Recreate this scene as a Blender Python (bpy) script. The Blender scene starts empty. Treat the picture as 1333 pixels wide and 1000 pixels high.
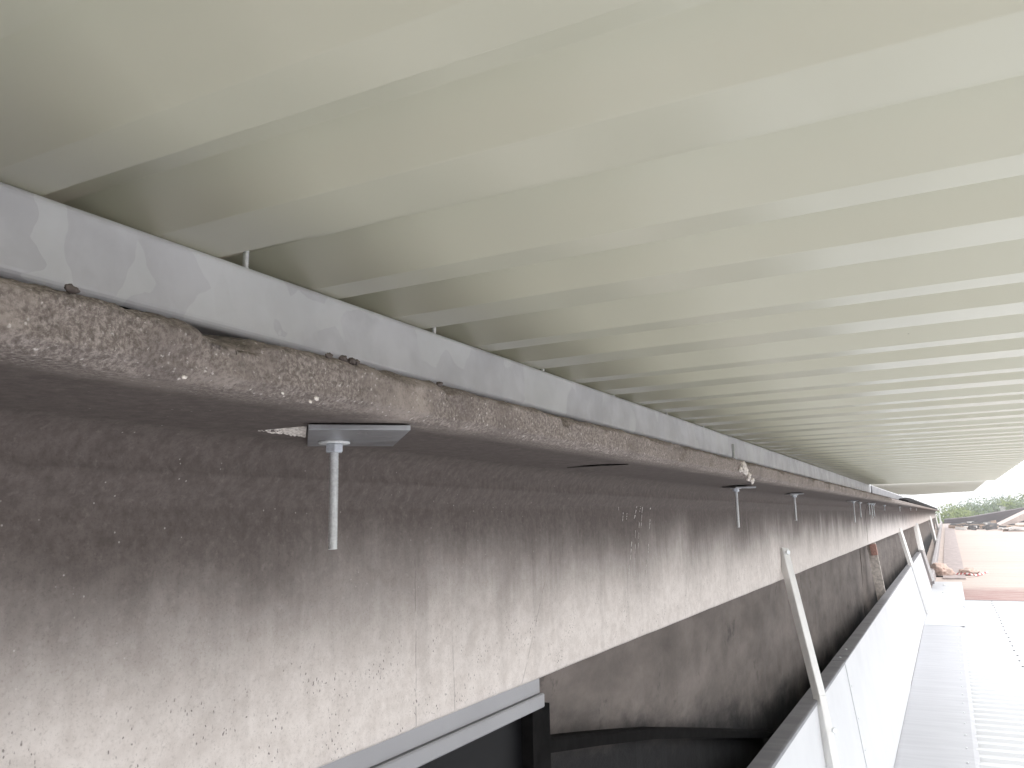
import bpy, bmesh, math, random
from mathutils import Vector, Matrix, noise
random.seed(7)
C = bpy.context.scene.collection
SC = bpy.context.scene
R = math.radians

# ------------------------------------------------------------------ camera frame
CAM = Matrix(((0.88433749, 0.46639665, -0.02052732),
              (-0.09530816, 0.13732103, -0.98593067),
              (-0.45701593, 0.87385188, 0.16588954)))      # world -> (right, down, forward)
FPX = 1063.457
def ray(u, v):
    return CAM.transposed() @ Vector(((u - 666.5) / FPX, (v - 500) / FPX, 1))
def at_x(u, v, x): r = ray(u, v); return r * (x / r.x)
def at_y(u, v, y): r = ray(u, v); return r * (y / r.y)
def at_z(u, v, z): r = ray(u, v); return r * (z / r.z)

# ------------------------------------------------------------------ materials
class NT:
    def __init__(self, name, rough=.6, metal=0, spec=.5):
        self.m = bpy.data.materials.new(name); self.m.use_nodes = True
        self.t = self.m.node_tree; self.n = self.t.nodes
        self.b = self.n['Principled BSDF']
        self.b.inputs['Roughness'].default_value = rough
        self.b.inputs['Metallic'].default_value = metal
        self.b.inputs['Specular IOR Level'].default_value = spec
        self.co = self.n.new('ShaderNodeTexCoord').outputs['Object']
    def link(self, a, b): self.t.links.new(a, b)
    def map(self, s, loc=(0, 0, 0)):
        q = self.n.new('ShaderNodeMapping'); q.inputs['Scale'].default_value = s; q.inputs['Location'].default_value = loc
        self.link(self.co, q.inputs['Vector']); return q.outputs[0]
    def noise(self, vec, scale, detail=4, rough=.55, dist=0):
        q = self.n.new('ShaderNodeTexNoise'); q.inputs['Scale'].default_value = scale; q.inputs['Detail'].default_value = detail
        q.inputs['Roughness'].default_value = rough; q.inputs['Distortion'].default_value = dist
        self.link(vec, q.inputs['Vector']); return q.outputs['Fac']
    def noise_col(self, vec, scale, detail=2):
        q = self.n.new('ShaderNodeTexNoise'); q.inputs['Scale'].default_value = scale; q.inputs['Detail'].default_value = detail
        self.link(vec, q.inputs['Vector']); return q.outputs['Color']
    def vor(self, vec, scale, out='Distance', rnd=1):
        q = self.n.new('ShaderNodeTexVoronoi'); q.inputs['Scale'].default_value = scale; q.inputs['Randomness'].default_value = rnd
        self.link(vec, q.inputs['Vector']); return q.outputs[out]
    def math(self, op, a, b=None, clamp=False):
        q = self.n.new('ShaderNodeMath'); q.operation = op; q.use_clamp = clamp
        for i, x in enumerate((a, b)):
            if x is None: continue
            if isinstance(x, (int, float)): q.inputs[i].default_value = x
            else: self.link(x, q.inputs[i])
        return q.outputs[0]
    def mr(self, x, a, b, c=0, d=1, smooth=True):
        q = self.n.new('ShaderNodeMapRange'); q.interpolation_type = 'SMOOTHSTEP' if smooth else 'LINEAR'
        for i, v in zip((1, 2, 3, 4), (a, b, c, d)): q.inputs[i].default_value = v
        self.link(x, q.inputs[0]); return q.outputs[0]
    def mix(self, f, a, b, mode='MIX'):
        q = self.n.new('ShaderNodeMix'); q.data_type = 'RGBA'; q.blend_type = mode
        for i, x in ((0, f), (6, a), (7, b)):
            if isinstance(x, (int, float)): q.inputs[i].default_value = x
            elif isinstance(x, tuple): q.inputs[i].default_value = (*x, 1)
            else: self.link(x, q.inputs[i])
        return q.outputs[2]
    def sep(self):
        q = self.n.new('ShaderNodeSeparateXYZ'); self.link(self.co, q.inputs[0]); return q.outputs
    def addv(self, a, b, k):
        q = self.n.new('ShaderNodeVectorMath'); q.operation = 'MULTIPLY_ADD'
        self.link(b, q.inputs[0]); q.inputs[1].default_value = (k, k, k); self.link(a, q.inputs[2]); return q.outputs[0]
    def col(self, c):
        if isinstance(c, tuple): self.b.inputs['Base Color'].default_value = (*c, 1)
        else: self.link(c, self.b.inputs['Base Color'])
        return self
    def rough(self, r): self.link(r, self.b.inputs['Roughness']); return self
    def bump(self, h, strength=.4, dist=.003):
        q = self.n.new('ShaderNodeBump'); q.inputs['Strength'].default_value = strength; q.inputs['Distance'].default_value = dist
        self.link(h, q.inputs['Height'])
        prev = self.b.inputs['Normal'].links
        if prev: self.link(prev[0].from_socket, q.inputs['Normal'])
        self.link(q.outputs[0], self.b.inputs['Normal']); return self

def concrete_beam_mat():
    m = NT('beam_concrete', .85, 0, .3)
    s = m.sep(); x, y, z = s[0], s[1], s[2]
    # soot runs on the web, with shade under flange and roof painted in
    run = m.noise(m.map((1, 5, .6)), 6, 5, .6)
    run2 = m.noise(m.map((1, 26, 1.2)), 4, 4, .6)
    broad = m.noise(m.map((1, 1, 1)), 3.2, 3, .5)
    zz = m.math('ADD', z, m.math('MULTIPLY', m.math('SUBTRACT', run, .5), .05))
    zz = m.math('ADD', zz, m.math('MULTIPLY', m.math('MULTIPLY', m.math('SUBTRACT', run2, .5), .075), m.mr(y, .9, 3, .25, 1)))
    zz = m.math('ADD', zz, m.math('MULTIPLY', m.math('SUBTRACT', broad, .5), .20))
    grime_shade = m.mr(zz, -.27, .02)
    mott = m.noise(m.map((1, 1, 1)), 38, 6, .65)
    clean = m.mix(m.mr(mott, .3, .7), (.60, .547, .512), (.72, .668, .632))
    dirty_shaded = m.mix(m.mr(m.noise(m.map((1, 1, 1)), 70, 5, .7), .3, .72), (.088, .073, .067), (.133, .112, .103))
    c = m.mix(grime_shade, clean, dirty_shaded)
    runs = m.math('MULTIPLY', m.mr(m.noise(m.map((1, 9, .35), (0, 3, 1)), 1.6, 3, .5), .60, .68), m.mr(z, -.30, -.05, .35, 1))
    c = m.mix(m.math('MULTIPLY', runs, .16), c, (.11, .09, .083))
    # pale drip runs on the far web
    drip = m.mr(m.noise(m.map((1, 7.5, .35)), 3.0, 3, .5), .55, .72)
    far = m.mr(y, 2.6, 5.5)
    under = m.mr(z, .05, -.06)
    c = m.mix(m.math('MULTIPLY', m.math('MULTIPLY', drip, far), m.math('MULTIPLY', under, .7)), c, (.52, .49, .465))
    # rough, lichen-mottled nosing of the flange
    nose = m.math('MULTIPLY', m.mr(x, -.545, -.50), m.mr(z, .085, .112))
    n1 = m.noise(m.addv(m.co, m.noise_col(m.co, 60), .004), 230, 7, .8)
    n2 = m.noise(m.map((1, 1, .7)), 9, 4, .6)
    tan = m.mix(m.mr(n1, .40, .66), (.165, .138, .124), (.43, .378, .345))
    n3 = m.noise(m.map((1, .7, 1), (4, 4, 4)), 13, 5, .7)
    tan = m.mix(m.math('MULTIPLY', m.mr(n3, .5, .68), .6), tan, (.50, .435, .39))
    tan = m.mix(m.math('MULTIPLY', m.mr(m.math('ADD', n2, m.math('MULTIPLY', m.math('SUBTRACT', n1, .5), .5)),   .50, .66), .5), tan, (.15, .125, .115))
    spots = m.mr(m.vor(m.addv(m.co, m.noise_col(m.co, 160), .006), 150), .12, .26, 1, 0)
    tan = m.mix(m.math('MULTIPLY', spots, m.mr(n1, .45, .6)), tan, (.68, .63, .6))
    c = m.mix(nose, c, tan)
    # white grains
    gr = m.math('MULTIPLY', m.mr(m.vor(m.co, 85), .06, .11, 1, 0), m.mr(m.noise(m.map((1, 1, 1), (3, 1, 2)), 21, 2), .54, .6))
    c = m.mix(m.math('MULTIPLY', gr, .45), c, (.6, .57, .55))
    # blow holes in the lower web
    hv = m.addv(m.map((1, 1, .6)), m.noise_col(m.co, 90), .008)
    hole = m.mr(m.vor(hv, 180), .12, .25, 1, 0)
    pick = m.math('MULTIPLY', m.mr(m.noise(m.map((1, 1, 1), (1, 7, 3)), 16, 3), .5, .58), m.mr(z, -.12, -.21))
    hole = m.math('MULTIPLY', hole, pick)
    c = m.mix(m.math('MULTIPLY', hole, .85), c, (.11, .095, .088))
    grit = m.noise(m.co, 330, 3, .7); grit2 = m.noise(m.map((1, 1, 1), (3, 9, 1)), 95, 4, .7)
    c = m.mix(m.math('MULTIPLY', m.mr(grit, .5, .75), .45), c, m.mix(grime_shade, (.34, .305, .285), (.055, .046, .043)))
    c = m.mix(m.math('MULTIPLY', m.mr(grit2, .54, .74), .30), c, m.mix(grime_shade, (.80, .75, .72), (.24, .205, .19)))
    # hairline shrinkage cracks
    wob = m.math('MULTIPLY', m.math('SUBTRACT', m.noise(m.co, 24, 4, .6), .5), .02)
    lines = None
    for y0, slope, w, top in ((1.093, .008, .0011, -.02), (1.535, -.62, .0011, .0), (1.20, .05, .0008, -.19), (2.6, -.3, .001, -.06)):
        d = m.math('SUBTRACT', m.math('SUBTRACT', y, y0), m.math('MULTIPLY', m.math('ADD', z, .17), -slope))
        d = m.math('ABSOLUTE', m.math('ADD', d, m.math('MULTIPLY', wob, .35)))
        l = m.math('MULTIPLY', m.mr(d, w * .5, w * 2, 1, 0), m.mr(z, top + .04, top - .03))
        lines = l if lines is None else m.math('MAXIMUM', lines, l)
    lines = m.math('MULTIPLY', lines, m.mr(m.noise(m.co, 34, 3), .36, .5))
    c = m.mix(m.math('MULTIPLY', lines, .42), c, (.12, .10, .095))
    m.col(c)
    fine = m.noise(m.co, 220, 5, .7)
    h = m.math('SUBTRACT', m.math('ADD', fine, m.math('MULTIPLY', mott, 1.2)), m.math('MULTIPLY', hole, 1.6))
    m.bump(h, .22, .0016)
    m.bump(m.math('MULTIPLY', n1, nose), .8, .0025)
    return m.m

def wall_mat():
    m = NT('wall_concrete', .85, 0, .3)
    z = m.sep()[2]
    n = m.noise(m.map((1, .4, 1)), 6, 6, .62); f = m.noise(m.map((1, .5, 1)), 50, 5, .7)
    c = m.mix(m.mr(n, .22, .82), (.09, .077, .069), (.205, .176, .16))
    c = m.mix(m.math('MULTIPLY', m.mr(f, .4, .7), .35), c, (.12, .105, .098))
    # painted fade to near-black towards the foot of the wall, ragged upper edge
    zz = m.math('ADD', z, m.math('MULTIPLY', m.math('SUBTRACT', m.noise(m.map((1, .4, 1)), 3.2, 6, .7), .5), .45))
    yy = m.math('MULTIPLY', m.mr(m.sep()[1], 1.6, 4.6, 0, 3.0, False), .17)
    zz = m.math('ADD', zz, yy)
    c = m.mix(m.mr(zz, -.33, -.53), c, (.008, .0075, .008))
    bl = m.mr(m.noise(m.map((1, 1, 1), (5, 2, 8)), 5.0, 5, .75), .60, .70)
    c = m.mix(m.math('MULTIPLY', bl, .6), c, (.03, .026, .024))
    m.col(c); m.bump(m.math('ADD', f, n), .5, .006)
    return m.m

def galv_mat(name, base=(.70, .72, .765), light=(.86, .90, .92), cell=15, amt=1, metal=.12, rough=.5):
    m = NT(name, rough, metal, .5)
    v = m.addv(m.map((1, 1, .8)), m.noise_col(m.co, 14, 3), .05)
    r = m.n.new('ShaderNodeTexVoronoi'); r.inputs['Scale'].default_value = cell; m.link(v, r.inputs['Vector'])
    q = m.n.new('ShaderNodeSeparateColor'); m.link(r.outputs['Color'], q.inputs[0])
    patch = m.mr(m.noise(m.map((1, 1, 1), (2, 3.1, 0)), 3.0, 2), .40, .46)
    k = m.math('MULTIPLY', m.mr(q.outputs[0], .56, .575), patch)
    c = m.mix(m.mr(m.noise(m.co, 9, 5, .6), .3, .7), tuple(b * .9 for b in base), tuple(min(1, b * 1.12) for b in base))
    c = m.mix(m.math('MULTIPLY', m.mr(q.outputs[1], .3, .7), .16), c, tuple(b * .8 for b in base))
    c = m.mix(m.math('MULTIPLY', k, 0.38 * amt), c, light)
    s = m.sep()
    scr = m.math('MULTIPLY', m.mr(m.noise(m.map((1, 14, 60)), 3, 4, .7), .6, .7), m.mr(s[2], .262, .28))
    c = m.mix(m.math('MULTIPLY', scr, .7 * amt), c, (.72, .74, .76))
    spk = m.mr(m.noise(m.co, 260, 3, .6), .66, .74)
    c = m.mix(m.math('MULTIPLY', spk, .25), c, (.66, .68, .7))
    m.col(c); m.rough(m.mr(q.outputs[2], 0, 1, rough - .06, rough + .1))
    m.bump(m.noise(m.co, 45, 4, .6), .12, .002)
    return m.m

def sheet_mat(name, col, rough):
    m = NT(name, rough, 0, .5)
    n = m.noise(m.map((.35, .8, 1)), 1.6, 2, .4)
    c = m.mix(m.math('MULTIPLY', n, .10), col, tuple(k * .8 for k in col))
    sp = m.math('MULTIPLY', m.mr(m.vor(m.map((1, 1, 1)), 9), .012, .02, 1, 0), m.mr(m.noise(m.co, 3.1, 2), .52, .56))
    m.col(m.mix(m.math('MULTIPLY', sp, .7), c, tuple(k * .35 for k in col)))
    return m.m

def paint_mat(name, col, rough=.4, wav=.15, dirt=.12, spec=.5, streak=(1, 1, 1), metal=0):
    m = NT(name, rough, metal, spec)
    n = m.noise(m.map(streak), 3, 5, .6); f = m.noise(m.map(streak), 40, 4, .7)
    c = m.mix(m.math('MULTIPLY', m.mr(n, .35, .75), dirt), col, tuple(k * .55 for k in col))
    c = m.mix(m.math('MULTIPLY', m.mr(f, .55, .8), dirt), c, tuple(k * .6 for k in col))
    m.col(c); m.rough(m.mr(n, .3, .7, rough * .85, rough * 1.2))
    m.bump(m.noise(m.map((.8, 3, 1)), 2.2, 2), wav, .01)
    return m.m

def plain(name, col, rough=.6, metal=0, var=.3, scale=40):
    m = NT(name, rough, metal)
    n = m.noise(m.co, scale, 5, .65)
    m.col(m.mix(m.mr(n, .3, .7), tuple(k * (1 - var) for k in col), tuple(min(1, k * (1 + var)) for k in col)))
    m.bump(n, .2, .004)
    return m.m

def deck_mat():
    m = NT('old_deck_felt', .9, 0, .2)
    a = m.noise(m.map((.25, 3, 1)), 1.4, 6, .65); b = m.noise(m.co, 22, 5, .7); d = m.noise(m.map((.15, 1, 1)), .5, 3)
    c = m.mix(m.mr(a, .35, .7), (.60, .51, .46), (.50, .42, .375))
    c = m.mix(m.math('MULTIPLY', m.mr(b, .45, .7), .4), c, (.36, .29, .26))
    c = m.mix(m.math('MULTIPLY', m.mr(d, .5, .6), .25), c, (.62, .52, .47))
    y = m.sep()[1]
    red = m.math('MULTIPLY', m.mr(m.math('ADD', y, m.math('MULTIPLY', m.math('SUBTRACT', m.noise(m.map((.35, 1, 1)), 1.5, 5, .7), .5), 3.0)), 22.6, 21.2), m.mr(a, .2, .5, 1, .75))
    c = m.mix(m.math('MULTIPLY', red, m.mr(m.noise(m.map((.5, 4, 1)), 2.2, 5, .7), .35, .6, .35, .95)), c, (.27, .12, .12))
    m.col(c); m.bump(b, .5, .01)
    return m.m

def leaf_mat(name, a, b):
    m = NT(name, .7, 0, .2)
    m.col(m.mix(m.mr(m.noise(m.co, 1.1, 3), .35, .65), a, b))
    return m.m

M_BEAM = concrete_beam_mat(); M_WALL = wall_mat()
M_GALV = galv_mat('galvanised_steel')
M_GALV2 = galv_mat('galvanised_steel_dull', (.34, .34, .36), (.48, .50, .53), 24, .6)
M_ZINC = plain('zinc_plated_steel', (.80, .82, .83), .32, .3, .12, 300)
M_PLATE = galv_mat('plate_steel', (.30, .305, .32), (.42, .43, .45), 30, .5, .6, .36)
M_CREAM = sheet_mat('cream_coated_underside', (.655, .64, .515), .24)
M_WHITE = paint_mat('white_coated_steel', (.66, .67, .69), .42, .12, .07)
M_SHEET = paint_mat('off_white_ribbed', (.62, .63, .645), .45, .05, .10, .4, (.4, 2, 1))
M_FLASH = paint_mat('pale_grey_flashing', (.435, .44, .465), .42, .25, .10, .5, (.5, 6, 1))
M_FLASH2 = paint_mat('lighter_flashing', (.55, .56, .585), .42, .2, .1, .5, (.5, 6, 1))
M_CAP = paint_mat('grey_cap_steel', (.25, .252, .27), .45, .15, .25, .5, (1, 4, 1), .3)
M_BAR = paint_mat('mill_aluminium', (.84, .83, .81), .45, .1, .25, .5, (8, 8, 1), .05)
M_FRAME = paint_mat('grey_window_paint', (.30, .30, .315), .45, .05, .1)
M_GLASS = plain('dark_glass', (.006, .006, .007), .5, 0, .2, 3); M_GLASS.node_tree.nodes['Principled BSDF'].inputs['Specular IOR Level'].default_value = .1
M_DARK = plain('near_black', (.009, .0085, .0085), 1, 0, .4, 25); M_DARK.node_tree.nodes['Principled BSDF'].inputs['Specular IOR Level'].default_value = .05  # plain near-black for ledge, jamb and the block in the purlin gap
M_PALE = plain('fresh_broken_concrete', (.66, .61, .57), .9, 0, .3, 120)
M_CRACK = plain('crack_shadow_dirt', (.02, .017, .016), .95, 0, .3, 80)
M_SCRAPE = plain('white_scrape', (.66, .63, .61), .9, 0, .25, 150)
M_FELT = plain('felt_black', (.02, .018, .018), 1, 0, .5, 12); M_FELT.node_tree.nodes['Principled BSDF'].inputs['Specular IOR Level'].default_value = .1
M_DECK = deck_mat()
M_OLDFL = plain('old_grey_lead', (.36, .33, .33), .6, .1, .3, 6)
M_SACK = plain('pink_sacking', (.62, .47, .40), .85, 0, .2, 18)
M_TAPEW = plain('tape_white', (.78, .76, .74), .5, 0, .05, 30)
M_TAPER = plain('tape_red', (.50, .10, .09), .5, 0, .1, 30)
M_RUST = plain('weathered_wood', (.50, .45, .41), .8, 0, .3, 30)
M_RED = plain('red_oxide_paint', (.36, .20, .165), .7, 0, .3, 50)
M_GROUND = plain('far_grass', (.08, .10, .05), .95, 0, .4, .05)
M_BARK = plain('bark', (.10, .08, .065), .9, 0, .4, 8)
M_SCRAPG = plain('scrap_grey', (.10, .095, .095), .8, 0, .5, 5)
M_SCRAPW = plain('scrap_white', (.68, .66, .64), .7, 0, .2, 5)
M_SCRAPB = plain('scrap_wood', (.34, .25, .19), .8, 0, .3, 5)

# ------------------------------------------------------------------ helpers
def tag(o, label, cat, group=None, kind=None):
    o['label'] = label; o['category'] = cat
    if group: o['group'] = group
    if kind: o['kind'] = kind
    return o
def struct(o): o['kind'] = 'structure'; return o
def empty(name, loc, label=None, cat=None, group=None):
    o = bpy.data.objects.new(name, None); C.objects.link(o); o.location = loc; o.empty_display_size = .1
    if label: tag(o, label, cat, group)
    return o
def mesh(name, vs, fs, mat, parent=None, smooth=False, loc=None):
    me = bpy.data.meshes.new(name); me.from_pydata([tuple(v) for v in vs], [], fs); me.materials.append(mat)
    if smooth: me.polygons.foreach_set('use_smooth', [True] * len(me.polygons))
    me.update()
    o = bpy.data.objects.new(name, me); C.objects.link(o)
    if parent: o.parent = parent
    if loc: o.location = loc
    return o
def from_bm(name, bm, mat, parent=None, smooth=False):
    bmesh.ops.recalc_face_normals(bm, faces=bm.faces)
    me = bpy.data.meshes.new(name); bm.to_mesh(me); bm.free(); me.materials.append(mat)
    if smooth: me.polygons.foreach_set('use_smooth', [True] * len(me.polygons))
    o = bpy.data.objects.new(name, me); C.objects.link(o)
    if parent: o.parent = parent
    return o
def lathe(name, prof, seg, mat, parent=None, smooth=True, caps=True):
    vs, fs = [], []
    for r, z in prof:
        for i in range(seg):
            a = 2 * math.pi * i / seg; vs.append((r * math.cos(a), r * math.sin(a), z))
    n = len(prof)
    for k in range(n - 1):
        for i in range(seg):
            j = (i + 1) % seg
            fs.append((k * seg + i, k * seg + j, (k + 1) * seg + j, (k + 1) * seg + i))
    if caps:
        fs.append(tuple(range(seg))[::-1]); fs.append(tuple((n - 1) * seg + i for i in range(seg)))
    return mesh(name, vs, fs, mat, parent, smooth)
def prism_y(bm, pts, y0, y1):
    """closed polygon of (x, z) swept from y0 to y1"""
    a = [bm.verts.new((x, y0, z)) for x, z in pts]; b = [bm.verts.new((x, y1, z)) for x, z in pts]
    n = len(pts)
    for i in range(n):
        j = (i + 1) % n; bm.faces.new((a[i], a[j], b[j], b[i]))
    bm.faces.new(a[::-1]); bm.faces.new(b)
def box(bm, p0, p1, bev=0):
    r = bmesh.ops.create_cube(bm, size=1)['verts']
    for v in r:
        v.co = Vector(((p0[i] + p1[i]) / 2 + v.co[i] * (p1[i] - p0[i]) for i in range(3)))
    if bev:
        es = list({e for v in r for e in v.link_edges})
        bmesh.ops.bevel(bm, geom=es, offset=bev, segments=2, affect='EDGES', profile=.5)
def bar(bm, p, q, w, t, side):
    """rectangular bar from p to q; `side` gives the direction of its width"""
    p, q = Vector(p), Vector(q); d = (q - p).normalized()
    s = Vector(side); s = (s - d * s.dot(d)).normalized(); u = d.cross(s)
    vs = []
    for c in (p, q):
        for a, b in ((-1, -1), (1, -1), (1, 1), (-1, 1)):
            vs.append(bm.verts.new(c + s * a * w / 2 + u * b * t / 2))
    for f in ((0, 1, 2, 3), (7, 6, 5, 4), (0, 4, 5, 1), (1, 5, 6, 2), (2, 6, 7, 3), (3, 7, 4, 0)):
        bm.faces.new([vs[i] for i in f])
def lump(name, size, mat, parent=None, seed=0, rough=.25, sub=3):
    bm = bmesh.new(); bmesh.ops.create_icosphere(bm, subdivisions=sub, radius=1)
    for v in bm.verts:
        k = 1 + rough * noise.fractal(v.co * 1.3 + Vector((seed * 7.1, 0, 0)), .8, 2, 4)
        v.co = Vector((v.co.x * size[0] * k, v.co.y * size[1] * k, v.co.z * size[2] * k))
    return from_bm(name, bm, mat, parent, True)
def dup(root, loc, label=None):
    r = root.copy(); C.objects.link(r); r.location = loc
    if label: r['label'] = label
    for ch in list(root.children):
        c = ch.copy(); C.objects.link(c); c.parent = r
        for g in list(ch.children):
            d = g.copy(); C.objects.link(d); d.parent = c
    return r

# ------------------------------------------------------------------ dimensions
P = .2                # pitch of the roof sheet
ZR = .2913            # underside of the roof sheet
XF, ZT, ZB = -.48, .1505, .107      # flange nosing
XW, ZWB = -.75, -.311               # web plane and its bottom
YJ = [-1.4, 9.2, 20.0, 31.0, 62.0]  # joints of the precast units
H = -1.7              # lower deck level
Y_ROOF = 9.02

# ------------------------------------------------------------------ precast beams
def beam_profile(fine):
    pts = []
    def seg(a, b, step):
        n = max(1, int(math.dist(a, b) / step))
        for i in range(n): pts.append((a[0] + (b[0] - a[0]) * i / n, a[1] + (b[1] - a[1]) * i / n))
    k = 1 if fine else 5
    seg((-.70, .198), (-.55, .168), .03); seg((-.55, .168), (XF - .008, ZT), .006 * k)
    seg((XF - .008, ZT), (XF, ZT - .006), .003 * k)
    seg((XF, ZT - .006), (XF, ZB + .008), .0032 * k)
    seg((XF, ZB + .008), (XF - .012, ZB), .003 * k); seg((XF - .012, ZB), (-.56, ZB - .001), .006 * k)
    seg((-.56, ZB - .001), (-.69, ZB - .003), .012 * k)
    # fillet
    cx, cz, r = -.69, .064, .04
    n = 9 if fine else 4
    for i in range(n):
        a = math.pi / 2 * i / n
        pts.append((cx - (r + .003) * math.sin(a), cz + r * math.cos(a)))
    seg((-.733, .064), (-.7325, .058), .003 * k); seg((-.7325, .058), (XW, .030), .004 * k)
    seg((XW, .032), (XW, ZWB + .006), .012 * k); seg((XW, ZWB + .006), (XW - .008, ZWB), .004 * k)
    seg((XW - .008, ZWB), (-.95, ZWB), .06); seg((-.95, ZWB), (-.95, .198), .12); seg((-.95, .198), (-.70, .198), .08)
    return pts
def make_beam(y0, y1, fine, label):
    prof = beam_profile(fine); ys = [y0]
    while ys[-1] < y1 - .03:
        y = ys[-1]
        d = (.05 if y < .05 else max(.0045, .0026 * y)) if fine else max(.06, .01 * y)
        ys.append(min(y + d, y1))
    if ys[-1] < y1: ys[-1] = y1
    vs, fs = [], []; n = len(prof)
    for iy, y in enumerate(ys):
        end = min(y - y0, y1 - y)
        for x, z in prof:
            p = Vector((x, y, z)); q = Vector((x, y, z))
            if x > -.53 and z > .10:                                  # spalled, gritty nosing
                wz = min(1, (z - .10) / .012)
                a = noise.noise(p * 14); b = noise.noise(p * 52); c = noise.noise(p * 130)
                top = 1 if z > .135 else .6
                q.x += (.0030 * a + .0022 * b + .0016 * c) * wz * top
                q.z += (.0030 * a + .0022 * b + .0015 * noise.noise(p * 130 + Vector((9, 0, 0)))) * wz * (1 if z > .14 else .35)
                ch = noise.noise(Vector((p.x * 16, p.y * 15, p.z * 22 + 8)))
                if ch > .22: q.x -= min(.0045, (ch - .22) * .03) * wz; q.z -= min(.003, (ch - .22) * .02) * (1 if z > .14 else 0)
                if z > .14:
                    g = noise.noise(Vector((5, y * 3.1, 2)))
                    q.z -= .004 * max(0, g)
                    q.z -= .0065 * math.exp(-((y - .45) / .028) ** 8)   # notch that shows the gap under the purlin
            elif z > .15 and x > -.72:
                q.z -= .014 * math.exp(-((y - .455) / .05) ** 6)
            elif x > -.76:
                q.x += .0012 * noise.noise(p * 5); q.z += .0014 * noise.noise(p * 6 + Vector((0, 3, 0)))
            if end < .012 and fine:                                     # arris chipped at the joint
                q.x -= .004 * (1 - end / .012)
            vs.append(q)
    m = len(ys)
    for iy in range(m - 1):
        for i in range(n):
            j = (i + 1) % n
            fs.append((iy * n + i, (iy + 1) * n + i, (iy + 1) * n + j, iy * n + j))
    fs.append(tuple(range(n))); fs.append(tuple((m - 1) * n + i for i in range(n))[::-1])
    o = mesh('concrete_beam', vs, fs, M_BEAM, None, False)
    bm = bmesh.new(); bm.from_mesh(o.data); bmesh.ops.recalc_face_normals(bm, faces=bm.faces); bm.to_mesh(o.data); bm.free()
    if fine: o.data.polygons.foreach_set('use_smooth', [True] * len(o.data.polygons))
    return tag(o, label, 'beam')
G = .012
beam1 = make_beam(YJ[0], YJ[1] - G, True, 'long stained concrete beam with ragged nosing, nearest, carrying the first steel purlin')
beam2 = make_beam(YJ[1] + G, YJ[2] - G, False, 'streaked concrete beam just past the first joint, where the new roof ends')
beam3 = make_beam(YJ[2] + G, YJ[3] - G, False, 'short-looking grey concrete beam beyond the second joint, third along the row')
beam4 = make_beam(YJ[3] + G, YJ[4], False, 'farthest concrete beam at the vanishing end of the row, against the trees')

# scars on the near beam
def scraps(name, quads, mat, parent, thick):
    bm = bmesh.new()
    for pts, nrm in quads:
        nrm = Vector(nrm)
        a = [bm.verts.new(p) for p in pts]; b = [bm.verts.new(Vector(p) + nrm * thick) for p in pts]
        k = len(pts)
        for i in range(k):
            j = (i + 1) % k; bm.faces.new((a[i], a[j], b[j], b[i]))
        bm.faces.new(b); bm.faces.new(a[::-1])
    return from_bm(name, bm, mat, parent)
q = []
for u0, v0, u1, v1, w in ((829, 657, 825, 677, .008), (834, 658, 832, 668, .006), (847, 655, 846, 664, .006), (811, 667, 810, 679, .005),
                          (816, 668, 815, 678, .004), (805, 660, 805, 665, .004), (822, 705, 820, 732, .004), (819, 735, 818, 750, .003),
                          (844, 708, 843, 722, .004), (842, 728, 840, 749, .004), (846, 676, 845, 690, .003), (824, 753, 829, 754, .006),
                          (836, 660, 834, 690, .002), (832, 680, 830, 720, .002), (827, 690, 826, 745, .0015)):
    for t in range(3):
        f0 = t / 3; f1 = (t + random.uniform(.55, .95)) / 3
        a = at_x(u0 + (u1 - u0) * f0, v0 + (v1 - v0) * f0, XW + .0012); b = at_x(u0 + (u1 - u0) * f1, v0 + (v1 - v0) * f1, XW + .0012)
        w2 = w * random.uniform(.4, 1.0)
        q.append(((a, b, b + Vector((0, w2 * .6, .001)), a + Vector((0, w2, -.002))), (1, 0, 0)))
scraps('paint_scrape', q, M_SCRAPE, beam1, .0006)
# crack along the soffit
def sliver(pts, width, z, mat, name, parent, thick):
    up = [Vector((p[0], p[1], z)) for p in pts]; n = len(up); poly = []
    for i in range(n): poly.append(up[i] + Vector((width * math.sin(math.pi * i / (n - 1)), 0, 0)))
    for i in range(n - 1, -1, -1): poly.append(up[i] + Vector((-width * math.sin(math.pi * i / (n - 1)) - 1e-4, 0, 0)))
    return scraps(name, [(poly, (0, 0, -1))], mat, parent, thick)
cr = [at_z(u, v, ZB - .002) for u, v in ((738, 608.5), (752, 607.5), (765, 605.5), (772, 606.5), (790, 604.3), (806, 605), (818, 604.2))]
sliver([(p.x, p.y) for p in cr], .006, ZB - .0018, M_CRACK, 'crack', beam1, .0012)
def spall(loc, size, seed, rot=0):
    o = lump('spall', size, M_PALE, beam1, seed, .5, 4); o.location = loc; o.rotation_euler = (0, 0, rot); return o
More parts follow.
